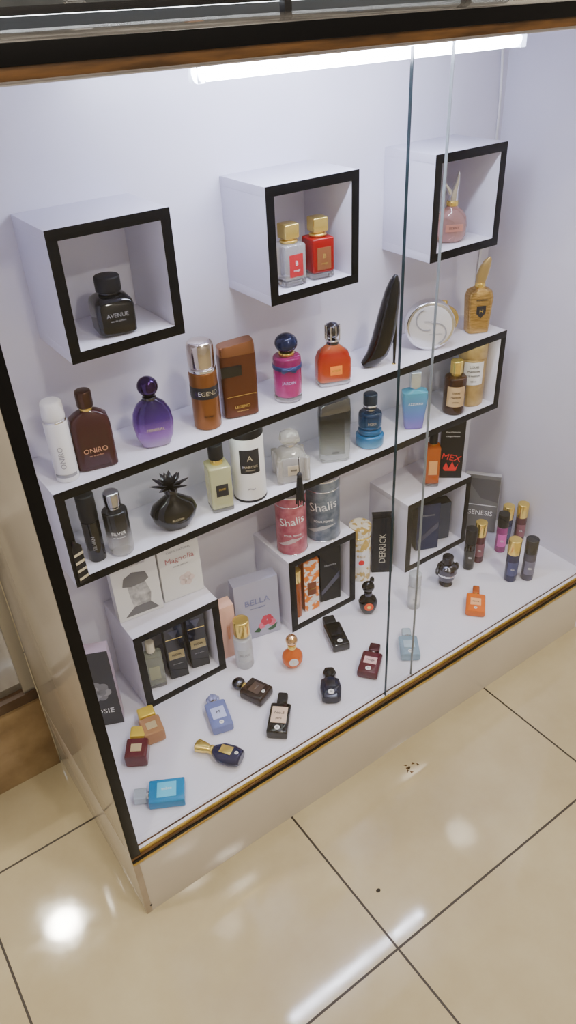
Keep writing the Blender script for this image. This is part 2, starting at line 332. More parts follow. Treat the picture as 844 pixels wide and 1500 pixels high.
# silver disc
s=B(); R90=Matrix.Rotation(math.pi/2,4,'X')
Md=Matrix.Translation((0,.016,.0575))@R90
s.cyl(0,.032,.057,SILV,b=.005,M=Md,seg=48)
s.cyl(.0322,.0335,.049,P('pearl_face',(.74,.74,.78),.15,.3),b=.0008,M=Md,seg=48)
for k in range(2):
    pts=[]; c0=(-.009 if k==0 else .011, .074 if k==0 else .041)
    a0=math.radians(110 if k==0 else -70)
    for q in range(17): a=a0+math.pi*q/16; pts.append((c0[0]+.0265*math.cos(a),c0[1]+.0265*math.sin(a)))
    for q in range(17): a=a0+math.pi*(16-q)/16; pts.append((c0[0]+.0232*math.cos(a),c0[1]+.0232*math.sin(a)))
    s.poly(pts,-.0190,-.0175,INKG)
s.text('one',.012,-.006,.070,-.0176,INKG); s.text('eau de parfum',.005,.012,.040,-.0176,INKG)
s.done('round_perfume_bottle',(1.037,.345,Z1),-34)
s=B(); s.cyl(0,.014,.036,P('yellow_glass',(.80,.58,.16),.08,0,.7),b=.003,M=Matrix.Translation((0,.007,.036))@R90,seg=40); s.cyl(.071,.083,.007,GOLD); s.done('round_perfume_bottle',(1.122,.384,Z1),-34)
s=B(); GB=noisecol('gold_brushed',(.42,.26,.08),(.62,.42,.16),60,.25,3,(1,1,6),metal=.85)
s.loft([(0,.023,.018,6),(.002,.026,.020,6),(.085,.031,.021,6),(.100,.027,.019,5),(.108,.013,.012,3)],GB); s.cyl(.107,.118,.012,GOLD)
s.loft([(.118,.011,.006,3),(.135,.014,.006,3,.003),(.155,.013,.005,3,.008),(.170,.008,.004,3,.014),(.176,.001,.001,3,.018)],P('gold_satin',(.55,.42,.20),.35,.8))
s.poly([(-.011,.068),(.011,.068),(.011,.050),(0,.038),(-.011,.050)],-.0222,-.0202,INK); s.text('H',.013,0,.055,-.0224,GOLD); s.text('HORIZON',.0060,0,.082,-.0222,INK); s.done('perfume_bottle',(1.198,.347,Z1),-26)

# ---- lower shelf
s=B(); s.cyl(0,.090,.0170,BLKG); s.cyl(.091,.148,.0175,BLKM,b=.003); s.text('SILVAN',.010,0,.045,0,INKG,R=.0171,rot=90); s.done('body_spray_can',(.167,.340,Z2),-20)
s=B(); GG=grad('clear_to_black_glass',[(0,(.9,.9,.92)),(.25,(.7,.7,.72)),(.6,(.03,.03,.03)),(1,(.01,.01,.012))],0,.1,.05,.7)
s.cyl(0,.098,.0245,GG,b=.005); s.cyl(.098,.106,.012,SILV); s.cyl(.104,.138,.0160,P('cap_chrome',(.45,.45,.48),.12,1),b=.006); s.text('SILVER',.010,0,.055,0,PAPW,R=.0247); s.text('eau de toilette',.004,0,.046,0,PAPW,R=.0247); s.done('perfume_bottle',(.215,.332,Z2),-20)
s=B(); s.loft([(0,.022,.016,2.5),(.002,.027,.020,2.5),(.022,.043,.028,2.3),(.040,.048,.031,2.2),(.055,.042,.027,2.1),(.068,.023,.018,2),(.076,.012,.012,2),(.084,.011,.011,2)],BLKG); s.cyl(.083,.091,.014,GUN)
for lay,(nn,ll,el,z0) in enumerate(((8,.042,18,.092),(7,.032,45,.096),(5,.022,70,.100))):
    for k in range(nn):
        M=Matrix.Translation((0,0,z0))@Matrix.Rotation(2*math.pi*k/nn+lay*.4,4,'Z')@Matrix.Rotation(math.radians(90-el),4,'Y')
        s.loft([(0,.003,.003),(ll*.45,.0022,.0075),(ll*.8,.0014,.004),(ll,.0003,.0005)],GUN,12,M)
s.text('BLOOM',.007,0,.034,-.0318,SILV); s.done('flower_top_perfume_bottle',(.338,.338,Z2),-12)
s=squarebottle(.152,.0235,.0235,P('pale_yellow_glass',(.84,.84,.52),.04,0,.65),BLKM,.0155,.0155,.034,GOLD,n=9,nh=.012,label=INK,lw=.55,lh=.26); s.cyl(.107,.118,.0135,GOLD); s.text('LUXE',.006,0,.056,-.0248,GOLD); s.done('perfume_bottle',(.448,.340,Z2),-14)
s=B(); s.cyl(0,.150,.0355,WP,b=.002,seg=44); s.cyl(.1503,.170,.0360,BLKM,b=.002,seg=44); s.cyl(-.0001,.006,.0360,BLKM,b=.001,seg=44)
s.band(.072,.128,.0356,-34,34,INK)
s.text('A',.018,0,.108,0,SILV,R=.0364); s.text('MARCUS',.0085,0,.088,0,SILV,R=.0364); s.text('PARFUMS',.0045,0,.080,0,SILV,R=.0364); s.text('~',.03,0,.035,0,INKG,R=.0358); s.done('perfume_canister',(.522,.340,Z2),-24)
s=B(); CRY=P('cut_crystal',(.88,.86,.83),.05,0,.75)
s.body(0,.062,.033,.029,CRY,6,.004); s.loft([(.0623,.028,.025,6),(.072,.021,.020,4),(.078,.012,.012,2)],CRY); s.cyl(.078,.085,.011,SILV)
for k in range(4): s.body(.003,.060,.007,.007,CRY,4,.001,M=Matrix.Translation((.030*(1 if k%2 else -1),.026*(1 if k<2 else -1),0)))
s.loft([(.085,.012,.012,6),(.094,.022,.019,4),(.108,.019,.017,4),(.116,.008,.008,3)],CRY); s.box(-.013,.013,-.0305,-.0292,.020,.044,P('label_champagne',(.70,.62,.50),.35,.4),.0004); s.text('ROSE',.006,0,.032,-.0307,INK); s.done('perfume_bottle',(.632,.343,Z2),-22)
s=B(); G2=grad('smoke_gradient_glass',[(0,(.92,.96,.95)),(.30,(.75,.80,.80)),(.55,(.32,.35,.36)),(.78,(.05,.055,.06)),(1,(.015,.015,.018))],0,.13,.05,.8)
s.loft([(0,.031,.013,5),(.003,.034,.015,5),(.110,.0365,.015,5,0,0,0),(.122,.0365,.0148,5,0,0,.12)],G2); s.loft([(.1225,.0365,.0148,5,0,0,.12),(.144,.035,.014,5,0,0,.20),(.149,.031,.012,5,0,0,.24)],P('flask_top_gunmetal',(.16,.16,.17),.2,.9)); s.box(-.024,.024,.0150,.0156,.012,.100,P('smoke_back_label',(.20,.21,.22),.4),.0001); s.text('noir',.010,0,.026,-.0155,INK); s.done('perfume_bottle',(.753,.340,Z2),-26)
s=B(); BG=grad('blue_gradient_glass',[(0,(.25,.60,.85)),(.3,(.03,.22,.50)),(.8,(.01,.05,.14)),(1,(.005,.02,.06))],0,.09,.05,.5)
s.cyl(0,.030,.0335,BG,b=.006); s.cyl(.0303,.044,.028,BG,b=.004); s.cyl(.0443,.086,.0275,BG,b=.008); s.cyl(.086,.094,.012,SILV); s.cyl(.093,.130,.0165,P('cap_navy',(.01,.02,.04),.2),b=.003); s.cyl(.100,.104,.0170,SILV,b=.0005); s.text('H2O',.010,0,.064,0,SILV,R=.0278); s.done('perfume_bottle',(.863,.345,Z2),-30)
s=B(); G3=grad('lilac_blue_glass',[(0,(.40,.25,.75)),(.35,(.20,.32,.80)),(1,(.12,.60,.80))],0,.1,.05,.6)
s.loft([(0,.019,.013,6),(.002,.022,.016,6),(.080,.031,.019,5),(.096,.030,.018,5),(.102,.015,.012,3)],G3); s.cyl(.102,.108,.009,SILV); s.body(.107,.146,.0135,.010,P('cap_pale_silver',(.65,.72,.80),.15,.8),5,.002); s.text('AZZURRO',.0075,0,.070,-.0195,PAPW); s.done('perfume_bottle',(.997,.340,Z2),-32)
s=B(); BR=P('brown_amber_glass',(.06,.02,.008),.07,0,.35)
s.cyl(0,.098,.0275,BR,b=.006); s.cyl(.098,.106,.012,GOLD); s.cyl(.105,.138,.0150,GOLD,b=.002); s.band(.025,.078,.0278,-48,48,P('kraft_label',(.55,.38,.20),.5)); s.text('LOUIS',.007,0,.062,0,INK,R=.0286); s.text('MAISON',.007,0,.050,0,INK,R=.0286); s.text('parfum',.005,0,.038,0,INK,R=.0286); s.done('perfume_bottle',(1.130,.335,Z2),-38)
s=B(); GC=noisecol('gold_canister',(.42,.29,.11),(.55,.39,.17),40,.35,3,metal=.5)
s.cyl(0,.125,.0345,GC,b=.002,seg=44); s.cyl(.1253,.168,.0350,GC,b=.002,seg=44); s.band(.060,.120,.0347,-42,42,PAPW); 
for q,(t,zz) in enumerate((('LOUIS',.108),('MAISON',.096),('DE PARFUM',.084),('100 ml',.070))): s.text(t,.0085 if q<2 else .006,0,zz,0,INK,R=.0356)
s.done('perfume_canister',(1.201,.350,Z2),-38)

# ---- boxes
def carton(name,w,d,h,loc,rz,face,side=None,tilt=None,deco=None,b=.0008,top=None):
    s=B(); s.box(-w/2,w/2,-d/2,d/2,0,h,side or face,b)
    if side: s.box(-w/2+.0005,w/2-.0005,-d/2-.0008,-d/2,.0005,h-.0005,face,0)
    if deco: deco(s,w,d,h)
    return s.done(name,loc,rz,tilt=tilt)
CW=noisecol('carton_white',(.74,.74,.74),(.80,.80,.80),8,.4); GREYP=noisecol('print_grey',(.25,.25,.26),(.62,.62,.62),55,.5,4)
def portrait(s,w,d,h):
    y=-d/2-.0012
    s.poly([(-.014,.03),(.024,.03),(.028,.055),(.020,.085),(.012,.098),(-.012,.100),(-.020,.085),(-.018,.060)],y,y+.0006,GREYP)
    s.poly([(-.030,.090),(-.012,.084),(.016,.086),(.028,.094),(.023,.112),(-.005,.120),(-.025,.110)],y-.0004,y+.0004,P('print_mid',(.16,.16,.17),.5))
    s.poly([(-.012,.030),(.024,.030),(.040,.008),(-.036,.008)],y-.0003,y+.0005,_m['print_mid']); s.text('Eau de Parfum',.008,.002,.138,y,INKG)
carton('perfume_box',.100,.032,.160,(.238,.372,Z3),-6,CW,PAPW,deco=portrait)
def mag(s,w,d,h):
    y=-d/2-.0012; s.text('Magnolia',.019,0,.105,y,P('ink_rose',(.45,.18,.20),.5)); s.text('CLEAN NATURAL',.007,0,.128,y,INKG); s.text('eau de parfum',.006,0,.088,y,INKG)
    for k in range(5): s.disc(.01+.010*math.cos(k*1.257),.045+.010*math.sin(k*1.257),.008,y+.0003,P('print_blush',(.72,.60,.58),.5),.0004)
carton('perfume_box',.094,.034,.158,(.342,.372,Z3),-6,CW,PAPW,deco=mag)
def canister(loc,r,h,c1,tcol,lid,rz):
    s=B(); m=noisecol(c1[0],c1[1],c1[2],45,.35,4,(1,1,1),metal=.25); s.cyl(0,h*.84,r,m,b=.002,seg=44); s.cyl(h*.84+.0003,h,r*1.02,m,b=.002,seg=44); s.cyl(h*.83,h*.845,r*1.03,lid,b=.001,seg=44); s.cyl(h-.003,h+.0015,r*1.035,SILV,b=.001,seg=44); s.cyl(-.0001,.004,r*1.03,SILV,b=.001,seg=44)
    s.text('Shalis',r*.80,0,h*.60,0,tcol,R=r+.0004,rot=8); s.text('POUR FEMME',r*.2,0,h*.36,0,tcol,R=r+.0004)
    for k in range(10): s.band(.03+.002*k,.031+.002*k,r,-60+6*k,-30+8*k,tcol)
    return s.done('perfume_canister',loc,rz)
canister((.627,.345,Z3b),.036,.161,('pink_tin',(.36,.07,.11),(.55,.18,.23)),PAPW,SILV,-30)
canister((.719,.345,Z3b),.041,.169,('blue_grey_tin',(.09,.12,.17),(.22,.26,.32)),PAPW,SILV,-34)
s=squarebottle(.162,.0185,.0185,P('orange_liquid_glass',(.70,.17,.02),.05,0,.45),BLKM,.011,.011,.040,GOLD,n=8,nh=.006,label=P('label_pale_orange',(.80,.42,.15),.4),lw=.6,lh=.35); s.done('perfume_bottle',(1.076,.342,Z3b),-36)
def mex(s,w,d,h):
    y=-d/2-.0012; s.text('MEX',.026,0,.062,y,RED,rot=-12); s.text('King of Seduction',.0052,0,.138,y,PAPW); s.text('Cologne Perfume',.0050,0,.126,y,PAPW)
    s.poly([(-.020,.030),(-.012,.048),(-.004,.030),(.004,.050),(.012,.030),(.020,.045),(.014,.022),(-.014,.022)],y,y+.0006,RED)
carton('perfume_box',.062,.044,.169,(1.148,.347,Z3b),-40,BLKM,BLKG,deco=mex)
# inside riser A
s=squarebottle(.130,.022,.015,P('smoky_clear',(.66,.70,.60),.04,0,.75),P('cap_ivory',(.75,.70,.55),.3),.010,.010,.028,SILV,n=7,nh=.007,label=P('label_olive',(.35,.36,.25),.5)); s.done('perfume_bottle',(.233,.342,ZR),-18)
def bk(s,w,d,h):
    y=-d/2-.0012; s.box(-w*.42,w*.42,y,y+.0008,.060,.085,P('label_antique_gold',(.42,.34,.16),.35,.5),.0002); s.text('NOIR',.009,0,.0725,y-.0002,INK); s.text('eau de parfum',.004,0,.045,y,INKG); s.box(-w*.46,w*.46,y,y+.0006,.120,.122,GOLD,0); s.poly([(-.012,h-.02),(.012,h-.02),(0,h-.045)],y,y+.0006,GUN)
carton('perfume_box',.042,.042,.165,(.290,.346,ZR),-14,BLKG,BLKM,deco=bk); carton('perfume_box',.042,.042,.168,(.346,.346,ZR),-14,BLKG,BLKM,deco=bk)
# inside riser B
s=B(); s.cyl(0,.108,.0130,P('amber_vial',(.50,.13,.02),.08,0,.4)); s.cyl(.109,.145,.0135,GOLD); s.done('rollon_perfume_bottle',(.621,.330,ZR))
FLO=noisecol('orange_floral_print',(.85,.83,.80),(.80,.22,.02),50,.4,2,lo=.48,hi=.54)
def flo(s,w,d,h): y=-d/2-.0012; s.box(-w*.3,w*.3,y,y+.0008,.05,.09,P('label_brown',(.20,.06,.02),.4),.0002); s.text('amber',.008,0,.07,y-.0002,GOLD)
carton('perfume_box',.040,.035,.158,(.666,.338,ZR),-12,FLO,P('carton_orange',(.60,.16,.03),.4),deco=flo)
def bk2(s,w,d,h): y=-d/2-.0012; s.poly([(-w/2+.003,.02),(w/2-.003,.07),(w/2-.003,.09),(-w/2+.003,.035)],y,y+.0006,GUN); s.text('Homme',.010,0,.115,y,INKG)
carton('perfume_box',.056,.040,.165,(.727,.342,ZR),-14,BLKM,BLKG,deco=bk2)
# inside riser C
carton('perfume_box',.064,.040,.150,(1.068,.342,ZR),-24,P('carton_midnight',(.012,.018,.06),.25),BLKM,deco=bk2)
carton('perfume_box',.046,.035,.120,(1.132,.350,ZR),-20,P('carton_slate',(.05,.06,.09),.3),BLKM)
# between
def pea(s,w,d,h): y=-d/2-.0012; s.text('PRESTIGE',.010,0,h*.5,y,P('ink_orange',(.75,.30,.12),.4),rot=90)
carton('perfume_box',.036,.034,.158,(.424,.340,Z0),-8,P('carton_peach',(.78,.48,.38),.4),deco=pea)
def lil(s,w,d,h):
    y=-d/2-.0012; s.text('BELLA',.024,0,.115,y,P('ink_lilac',(.20,.22,.40),.4)); s.text('eau de parfum',.007,0,.096,y,_m['ink_lilac'])
    for (cx,cz,r,m) in ((.022,.048,.015,P('petal_red',(.55,.04,.08),.5)),(.034,.036,.010,P('petal_pink',(.75,.15,.25),.5)),(.008,.034,.009,_m['petal_pink'])):
        for k in range(6): s.disc(cx+r*.6*math.cos(k*1.05),cz+r*.6*math.sin(k*1.05),r*.5,y+.0006-.0001*k,m,.0004)
    s.poly([(-.014,.020),(.004,.036),(.008,.028),(.0,.014)],y,y+.0006,P('leaf_green',(.03,.10,.04),.5)); s.poly([(.020,.016),(.048,.030),(.042,.014),(.028,.010)],y,y+.0006,_m['leaf_green'])
carton('perfume_box',.112,.034,.176,(.516,.355,Z0),-12,noisecol('carton_lilac',(.36,.37,.50),(.46,.46,.58),6,.35),P('carton_lilac_side',(.34,.34,.46),.4),deco=lil)
s=B(); WF=noisecol('white_gold_floral',(.80,.76,.66),(.52,.36,.10),60,.35,3,lo=.5,hi=.56); s.cyl(0,.140,.0285,WF,b=.002); s.cyl(.1403,.170,.0292,WF,b=.002); s.cyl(.138,.142,.0297,GOLD,b=.0008); s.band(.05,.10,.0287,-50,50,PAPW); s.text('fleur',.014,0,.085,0,P('ink_gold',(.5,.33,.08),.4,.5),R=.0296); s.disc(0,.065,.008,-.0293,RED,.0006); s.done('perfume_canister',(.856,.368,Z0),-30)
def mav(s,w,d,h): y=-d/2-.0012; s.text('DERRICK',.024,0,h*.45,y,P('ink_goldgrey',(.46,.43,.34),.4,.4),rot=90)
carton('perfume_box',.056,.028,.180,(.920,.352,Z0),-34,BLKM,BLKG,deco=mav)
def gen(s,w,d,h): y=-d/2-.0012; s.text('GENESIS',.020,0,.055,y,PAPW); s.box(-w/2+.004,w/2-.004,y,y+.0006,.078,.080,PAPW,0); s.poly([(-w/2+.002,h-.01),(w/2-.002,h-.01),(w/2-.002,.09),(0,.10)],y+.0002,y+.0006,P('print_slate',(.08,.08,.09),.4))
carton('perfume_box',.098,.026,.168,(1.258,.318,Z0+.001),-52,P('carton_grey',(.14,.14,.15),.4),P('carton_grey_side',(.50,.50,.52),.4),tilt=(-13,0),deco=gen)
# rose box far left
def ros(s,w,d,h):
    y=-d/2-.0012
    for r,n,sz in ((.018,7,.011),(.010,5,.009),(.002,3,.007)):
        for k in range(n): s.disc(r*math.cos(k*6.283/n+r*90),.105+r*math.sin(k*6.283/n+r*90),sz,y+.0006-(.02-r)*.01-.00004*k,P('rose_%d'%(k%2),(.20+.12*(k%2),.20+.12*(k%2),.22+.12*(k%2)),.5),.0003)
    s.text('ROSIE',.020,0,.045,y,PAPW,rot=0); s.poly([(-.03,.055),(-.008,.08),(-.004,.07)],y,y+.0005,_m['rose_1'])
carton('perfume_box',.080,.030,.218,(.098,.330,Z0),-24,P('carton_black_rose',(.030,.030,.035),.35),P('carton_mauve',(.45,.36,.46),.4),deco=ros)

# ---- floor minis standing
def roll(x,y,r,h,bm_,cm,rz=0,txt=None):
    s=B(); hb=h*.66; s.cyl(0,hb,r,bm_,b=.002,seg=24); s.cyl(hb+.0003,h,r*1.03,cm,b=.002,seg=24); s.band(hb*.25,hb*.75,r,-50,50,P('rollon_label_%s'%bm_.name,tuple(min(1,c*1.6+.03) for c in bm_.node_tree.nodes['Principled BSDF'].inputs['Base Color'].default_value[:3]),.4))
    s.text(txt or 'GL',r*.55,0,hb*.5,0,PAPW,R=r+.0010); return s.done('rollon_perfume_bottle',(x,y,Z0),rz)
NV=P('navy_glass',(.012,.02,.10),.08,0,.2); WN=P('wine_glass',(.12,.03,.05),.08,0,.3); MG=P('magenta_glass',(.45,.06,.30),.08,0,.4)
roll(1.108,.212,.0150,.130,BLKG,BLKM,-40); roll(1.151,.218,.0150,.128,WN,GOLD,-40); roll(1.232,.211,.0150,.124,MG,BLKM,-40)
roll(1.270,.228,.0150,.124,NV,GOLD,-40); roll(1.308,.210,.0150,.124,WN,GOLD,-40); roll(1.158,.110,.0165,.130,NV,GOLD,-40); roll(1.196,.086,.0165,.128,P('smoke_violet',(.08,.08,.14),.08,0,.3),P('cap_midnight',(.01,.012,.02),.25),-40)
# trophy bottle
s=B(); s.loft([(0,.016,.016),(.003,.018,.018),(.010,.014,.014),(.020,.020,.020),(.040,.026,.026),(.058,.026,.026),(.066,.020,.020),(.070,.012,.012)],GUN); s.cyl(.069,.092,.0145,P('cap_gun_dark',(.03,.03,.04),.2,.7),b=.002)
for q in (-1,1):
    for k in range(9):
        a=math.radians(-80+160*k/8); s.ell((q*(.024+.0065*math.cos(a)),0,.050+.013*math.sin(a)),.003,.003,.003,GUN,10,6)
s.cyl(.038,.043,.0267,SILV,b=.0006); s.done('trophy_perfume_bottle',(1.012,.200,Z0),-20)
s=B(); s.cyl(0,.070,.0165,FROST,b=.003); s.cyl(.0703,.107,.0160,P('cap_clear_frost',(.70,.74,.80),.25,0,.5),b=.003); s.band(.02,.05,.0165,-45,45,PAPW); s.text('ice',.010,0,.035,0,INKG,R=.0172); s.done('rollon_perfume_bottle',(.885,.188,Z0),-35)
# black/red heart
s=B()
s.loft([(0,.010,.010,3),(.003,.014,.013,3),(.018,.022,.017,2.5),(.036,.024,.018,2.3),(.048,.019,.015,2.2),(.056,.009,.009)],BLKG); s.cyl(.055,.066,.010,GUN); s.ell((0,0,.082),.016,.014,.016,BLKG); s.ell((.009,0,.103),.006,.006,.010,BLKG,12,8)
s.disc(0,.030,.0115,-.0175,P('label_orange_red',(.75,.10,.03),.4),.0012); s.disc(0,.030,.005,-.0188,GOLD,.0006); s.done('perfume_bottle',(.780,.244,Z0),-32)
s=B(); s.cyl(0,.090,.0215,FROST,b=.004); s.cyl(.090,.096,.011,GOLD); s.cyl(.0965,.140,.0190,GOLD,b=.003); s.band(.025,.062,.0215,-45,45,P('label_mist',(.58,.60,.64),.5)); s.text('MUSK',.010,0,.045,0,INKG,R=.0223); s.done('perfume_bottle',(.434,.284,Z0),-24)
s=B(); OR=P('orange_glass',(.85,.20,.03),.05,0,.5); s.loft([(0,.013,.012),(.002,.017,.014),(.016,.024,.020),(.030,.025,.021),(.042,.021,.017),(.052,.011,.010),(.056,.009,.009)],OR); s.cyl(.055,.066,.010,GOLD); s.ell((0,0,.080),.014,.014,.015,P('cap_rose_gold',(.85,.55,.30),.2,1)); s.disc(0,.028,.011,-.0206,PAPW,.0010); s.text('L',.010,0,.028,-.0218,GOLD); s.done('perfume_bottle',(.521,.211,Z0),-26)

# ---- minis lying on their backs
STK=P('price_sticker',(.85,.85,.85),.5)
def sticker(s,z,hd,r=.006): s.disc(0,z,r,-hd-.0003,STK,.0005); s.text('20',r*.9,0,z,-hd-.0010,INK)
s=B(); OO=P('orange_opaque_glass',(.82,.17,.010),.10,0,.2); s.body(0,.068,.024,.010,OO,5,.003); s.cyl(.068,.075,.007,GOLD); s.body(.074,.102,.009,.008,P('cap_orange',(.55,.12,.02),.2,.5),4,.002); s.box(-.013,.013,-.0112,-.0102,.022,.048,P('label_peach',(.90,.45,.20),.4),.0003); s.text('terra',.008,0,.035,-.0113,INK); sticker(s,.012,.0102,.004); s.done('miniature_perfume_bottle',M=lie(.975,.063,1.045,.125,.010))
s=B(); s.body(0,.080,.0215,.011,BLKG,8,.002); s.body(.081,.108,.015,.010,BLKM,8,.002); s.box(-.013,.013,-.0118,-.0110,.035,.060,GUN,.0002); sticker(s,.014,.011); s.done('miniature_perfume_bottle',M=lie(.639,.174,.676,.275,.011))
s=B(); BU=P('burgundy_glass',(.12,.013,.03),.08,0,.3); s.body(0,.068,.024,.011,BU,5,.003); s.cyl(.068,.074,.008,SILV); s.body(.073,.098,.013,.010,P('cap_burg',(.07,.015,.025),.15,.4),5,.002); s.box(-.015,.015,-.0120,-.0110,.028,.049,P('label_rose',(.70,.45,.45),.4),.0003); s.text('rouge',.008,0,.039,-.0121,INK); sticker(s,.013,.011,.0065); s.done('miniature_perfume_bottle',M=lie(.629,.070,.712,.134,.011))
s=B(); PB=P('ice_blue_glass',(.50,.70,.86),.05,0,.65); s.body(0,.064,.023,.011,PB,6,.003); s.cyl(.064,.071,.008,SILV); s.body(.070,.092,.011,.009,P('cap_ice',(.60,.72,.82),.12,0,.4),5,.002); s.box(-.013,.013,-.0120,-.0110,.022,.046,P('label_ice',(.40,.52,.62),.4),.0003); sticker(s,.011,.011,.005); s.done('miniature_perfume_bottle',M=lie(.746,.050,.803,.130,.011))
s=B(); s.loft([(0,.016,.010,4),(.004,.021,.012,4),(.032,.0245,.013,3.5),(.055,.021,.012,4),(.061,.013,.010,3)],P('black_blue_glass',(.008,.012,.035),.06,0,.1)); s.cyl(.061,.066,.008,GUN); s.loft([(.066,.011,.009,4),(.078,.016,.010,4),(.092,.011,.008,4)],BLKG); s.box(-.011,.011,-.0140,-.0128,.028,.047,GUN,.0002); sticker(s,.014,.0126,.007); s.done('miniature_perfume_bottle',M=lie(.519,.060,.575,.142,.013))
s=B(); s.body(0,.058,.026,.013,P('smoke_glass',(.035,.020,.018),.06,0,.25),5,.004); s.cyl(.058,.065,.009,GOLD); s.ell((0,0,.079),.016,.012,.015,GUN); s.box(-.015,.015,-.0142,-.0130,.015,.042,P('label_dark_silver',(.14,.10,.09),.3,.6),.0003); s.text('oud',.009,0,.029,-.0143,SILV); sticker(s,.009,.013,.004); s.done('miniature_perfume_bottle',M=lie(.411,.156,.379,.238,.013))
s=B(); LV=P('lavender_glass',(.30,.36,.74),.06,0,.45); s.body(0,.074,.0235,.012,LV,6,.003); s.cyl(.074,.081,.009,SILV)
for k in range(6): s.ell((.009*math.cos(k*1.05),.006*math.sin(k*1.05),.089),.0065,.005,.009,P('cap_lavender',(.30,.33,.58),.15,.3),12,8)
s.ell((0,0,.095),.0065,.005,.011,_m['cap_lavender'],12,8); s.box(-.015,.015,-.0130,-.0120,.022,.054,P('label_periwinkle',(.50,.56,.84),.4),.0003); s.text('M',.012,0,.039,-.0131,INK); sticker(s,.011,.012,.005); s.done('miniature_perfume_bottle',M=lie(.287,.139,.315,.240,.012))
s=B(); s.body(0,.080,.0225,.012,BLKG,7,.003); s.cyl(.080,.085,.009,GUN); s.body(.0845,.112,.011,.010,BLKM,5,.002); s.box(-.017,.017,-.0130,-.0120,.024,.068,P('label_beige',(.72,.55,.42),.45),.0003); s.text('No.5',.011,0,.051,-.0131,INK); s.text('paris',.007,0,.036,-.0131,INK); sticker(s,.012,.012); s.done('miniature_perfume_bottle',M=lie(.368,.056,.441,.136,.012))
s=B(); NB=P('navy_lacquer',(.010,.012,.055),.10,coat=.3); s.loft([(0,.016,.010),(.003,.020,.013),(.020,.0245,.015),(.045,.0235,.0145),(.060,.014,.011),(.065,.008,.008)],NB); s.cyl(.064,.071,.010,GOLD); s.loft([(.071,.008,.008),(.084,.012,.010),(.101,.014,.010,3),(.104,.011,.008,3)],GOLD); s.box(-.010,.010,-.0158,-.0150,.020,.046,GOLD,.0002); sticker(s,.010,.0145,.004); s.done('miniature_perfume_bottle',M=lie(.276,.050,.220,.136,.0150))
s=B(); TQ=P('turquoise_glass',(.003,.26,.58),.08,0,.2); s.body(0,.070,.0265,.012,TQ,8,.002); s.cyl(.070,.076,.008,SILV); s.body(.0755,.100,.013,.010,P('cap_crystal',(.68,.76,.84),.08,0,.6),7,.002); s.box(-.017,.017,-.0130,-.0120,.016,.054,P('label_cyan',(.10,.55,.82),.4),.0003); s.text('acqua',.009,0,.035,-.0131,PAPW,rot=90); s.done('miniature_perfume_bottle',M=lie(.147,.056,.064,.102,.012))
for (a,bm_) in (((.098,.174,.142,.243),P('plum_glass',(.13,.02,.03),.08,0,.2)),((.158,.204,.173,.284),P('rose_amber_glass',(.62,.33,.16),.08,0,.4))):
    s=B(); s.body(0,.048,.023,.017,bm_,8,.003); s.cyl(.048,.053,.009,GOLD); s.body(.0525,.080,.0180,.0165,P('cap_bright_gold',(.90,.66,.09),.28,.45),9,.002); s.box(-.011,.011,-.0180,-.0170,.013,.032,P('label_pale_gold',(.72,.58,.32),.35,.4),.0002); s.done('miniature_perfume_bottle',M=lie(*a,.017))

# tassel
s=B(); s.ell((0,0,0),.006,.006,.007,INK,14,8); s.loft([(-.060,.010,.010),(-.030,.008,.008),(-.004,.0055,.0055)],BLKM,20)
for k in range(14):
    a=k*6.283/14; s.loft([(-.068-.004*(k%3),.0012,.0012,2,.0095*math.cos(a),.0095*math.sin(a)),(-.006,.0008,.0008,2,.0045*math.cos(a),.0045*math.sin(a))],BLKM,6)
s.loft([(.005,.0009,.0009),(.045,.0009,.0009)],INK,8)
s.done('black_tassel',(.616,.288,.650))
# striped sachet hanging on the left end of the long shelf
s=B(); s.poly([(-.010,-.05),(.010,-.045),(.008,.035),(-.004,.048),(-.009,.03)],-.002,.001,BLKM)
for k in range(4): s.poly([(-.009,-.042+.018*k),(.009,-.036+.018*k),(.009,-.030+.018*k),(-.009,-.036+.018*k)],-.0028,-.002,SILV)
s.loft([(.040,.0008,.0008),(.075,.0008,.0008)],INK,8)
s.done('hanging_sample_sachet',(.120,.2955,.655),-6)

# ------------------------------------------------------------------ neighbouring cabinet at left
nb=empty('neighbouring_cabinet'); STN=noisecol('brown_stone_plinth',(.20,.13,.065),(.34,.24,.13),12,.3,6)
def npart(n,*a,mat): return quickbox(n,*a,mat,.001,parent=nb)
npart('plinth',-1.4,-.004,.455,.92,0,.235,mat=STN)
npart('trim_dark',-1.4,-.004,.448,.92,.235,.262,mat=noisecol('dark_brown_trim',(.035,.020,.012),(.08,.045,.025),12,.3,4))
TAU=noisecol('mirror_taupe',(.16,.14,.12),(.30,.27,.23),3,.12,3,(4,1,1))
npart('deck',-1.4,-.004,.47,.92,.262,.28,mat=TAU)
npart('rear_board',-1.4,-.004,.90,.92,.28,.80,mat=TAU)
npart('shelf',-1.4,-.03,.72,.90,.52,.535,mat=TAU)
s=B(); s.box(-1.4,-.03,.460,.465,.262,1.25,PANE,0); s.done('front_glass',parent=nb)
npart('corner_post',-.03,-.004,.452,.47,.262,1.25,mat=P('alu_frame',(.35,.34,.33),.3,.7))

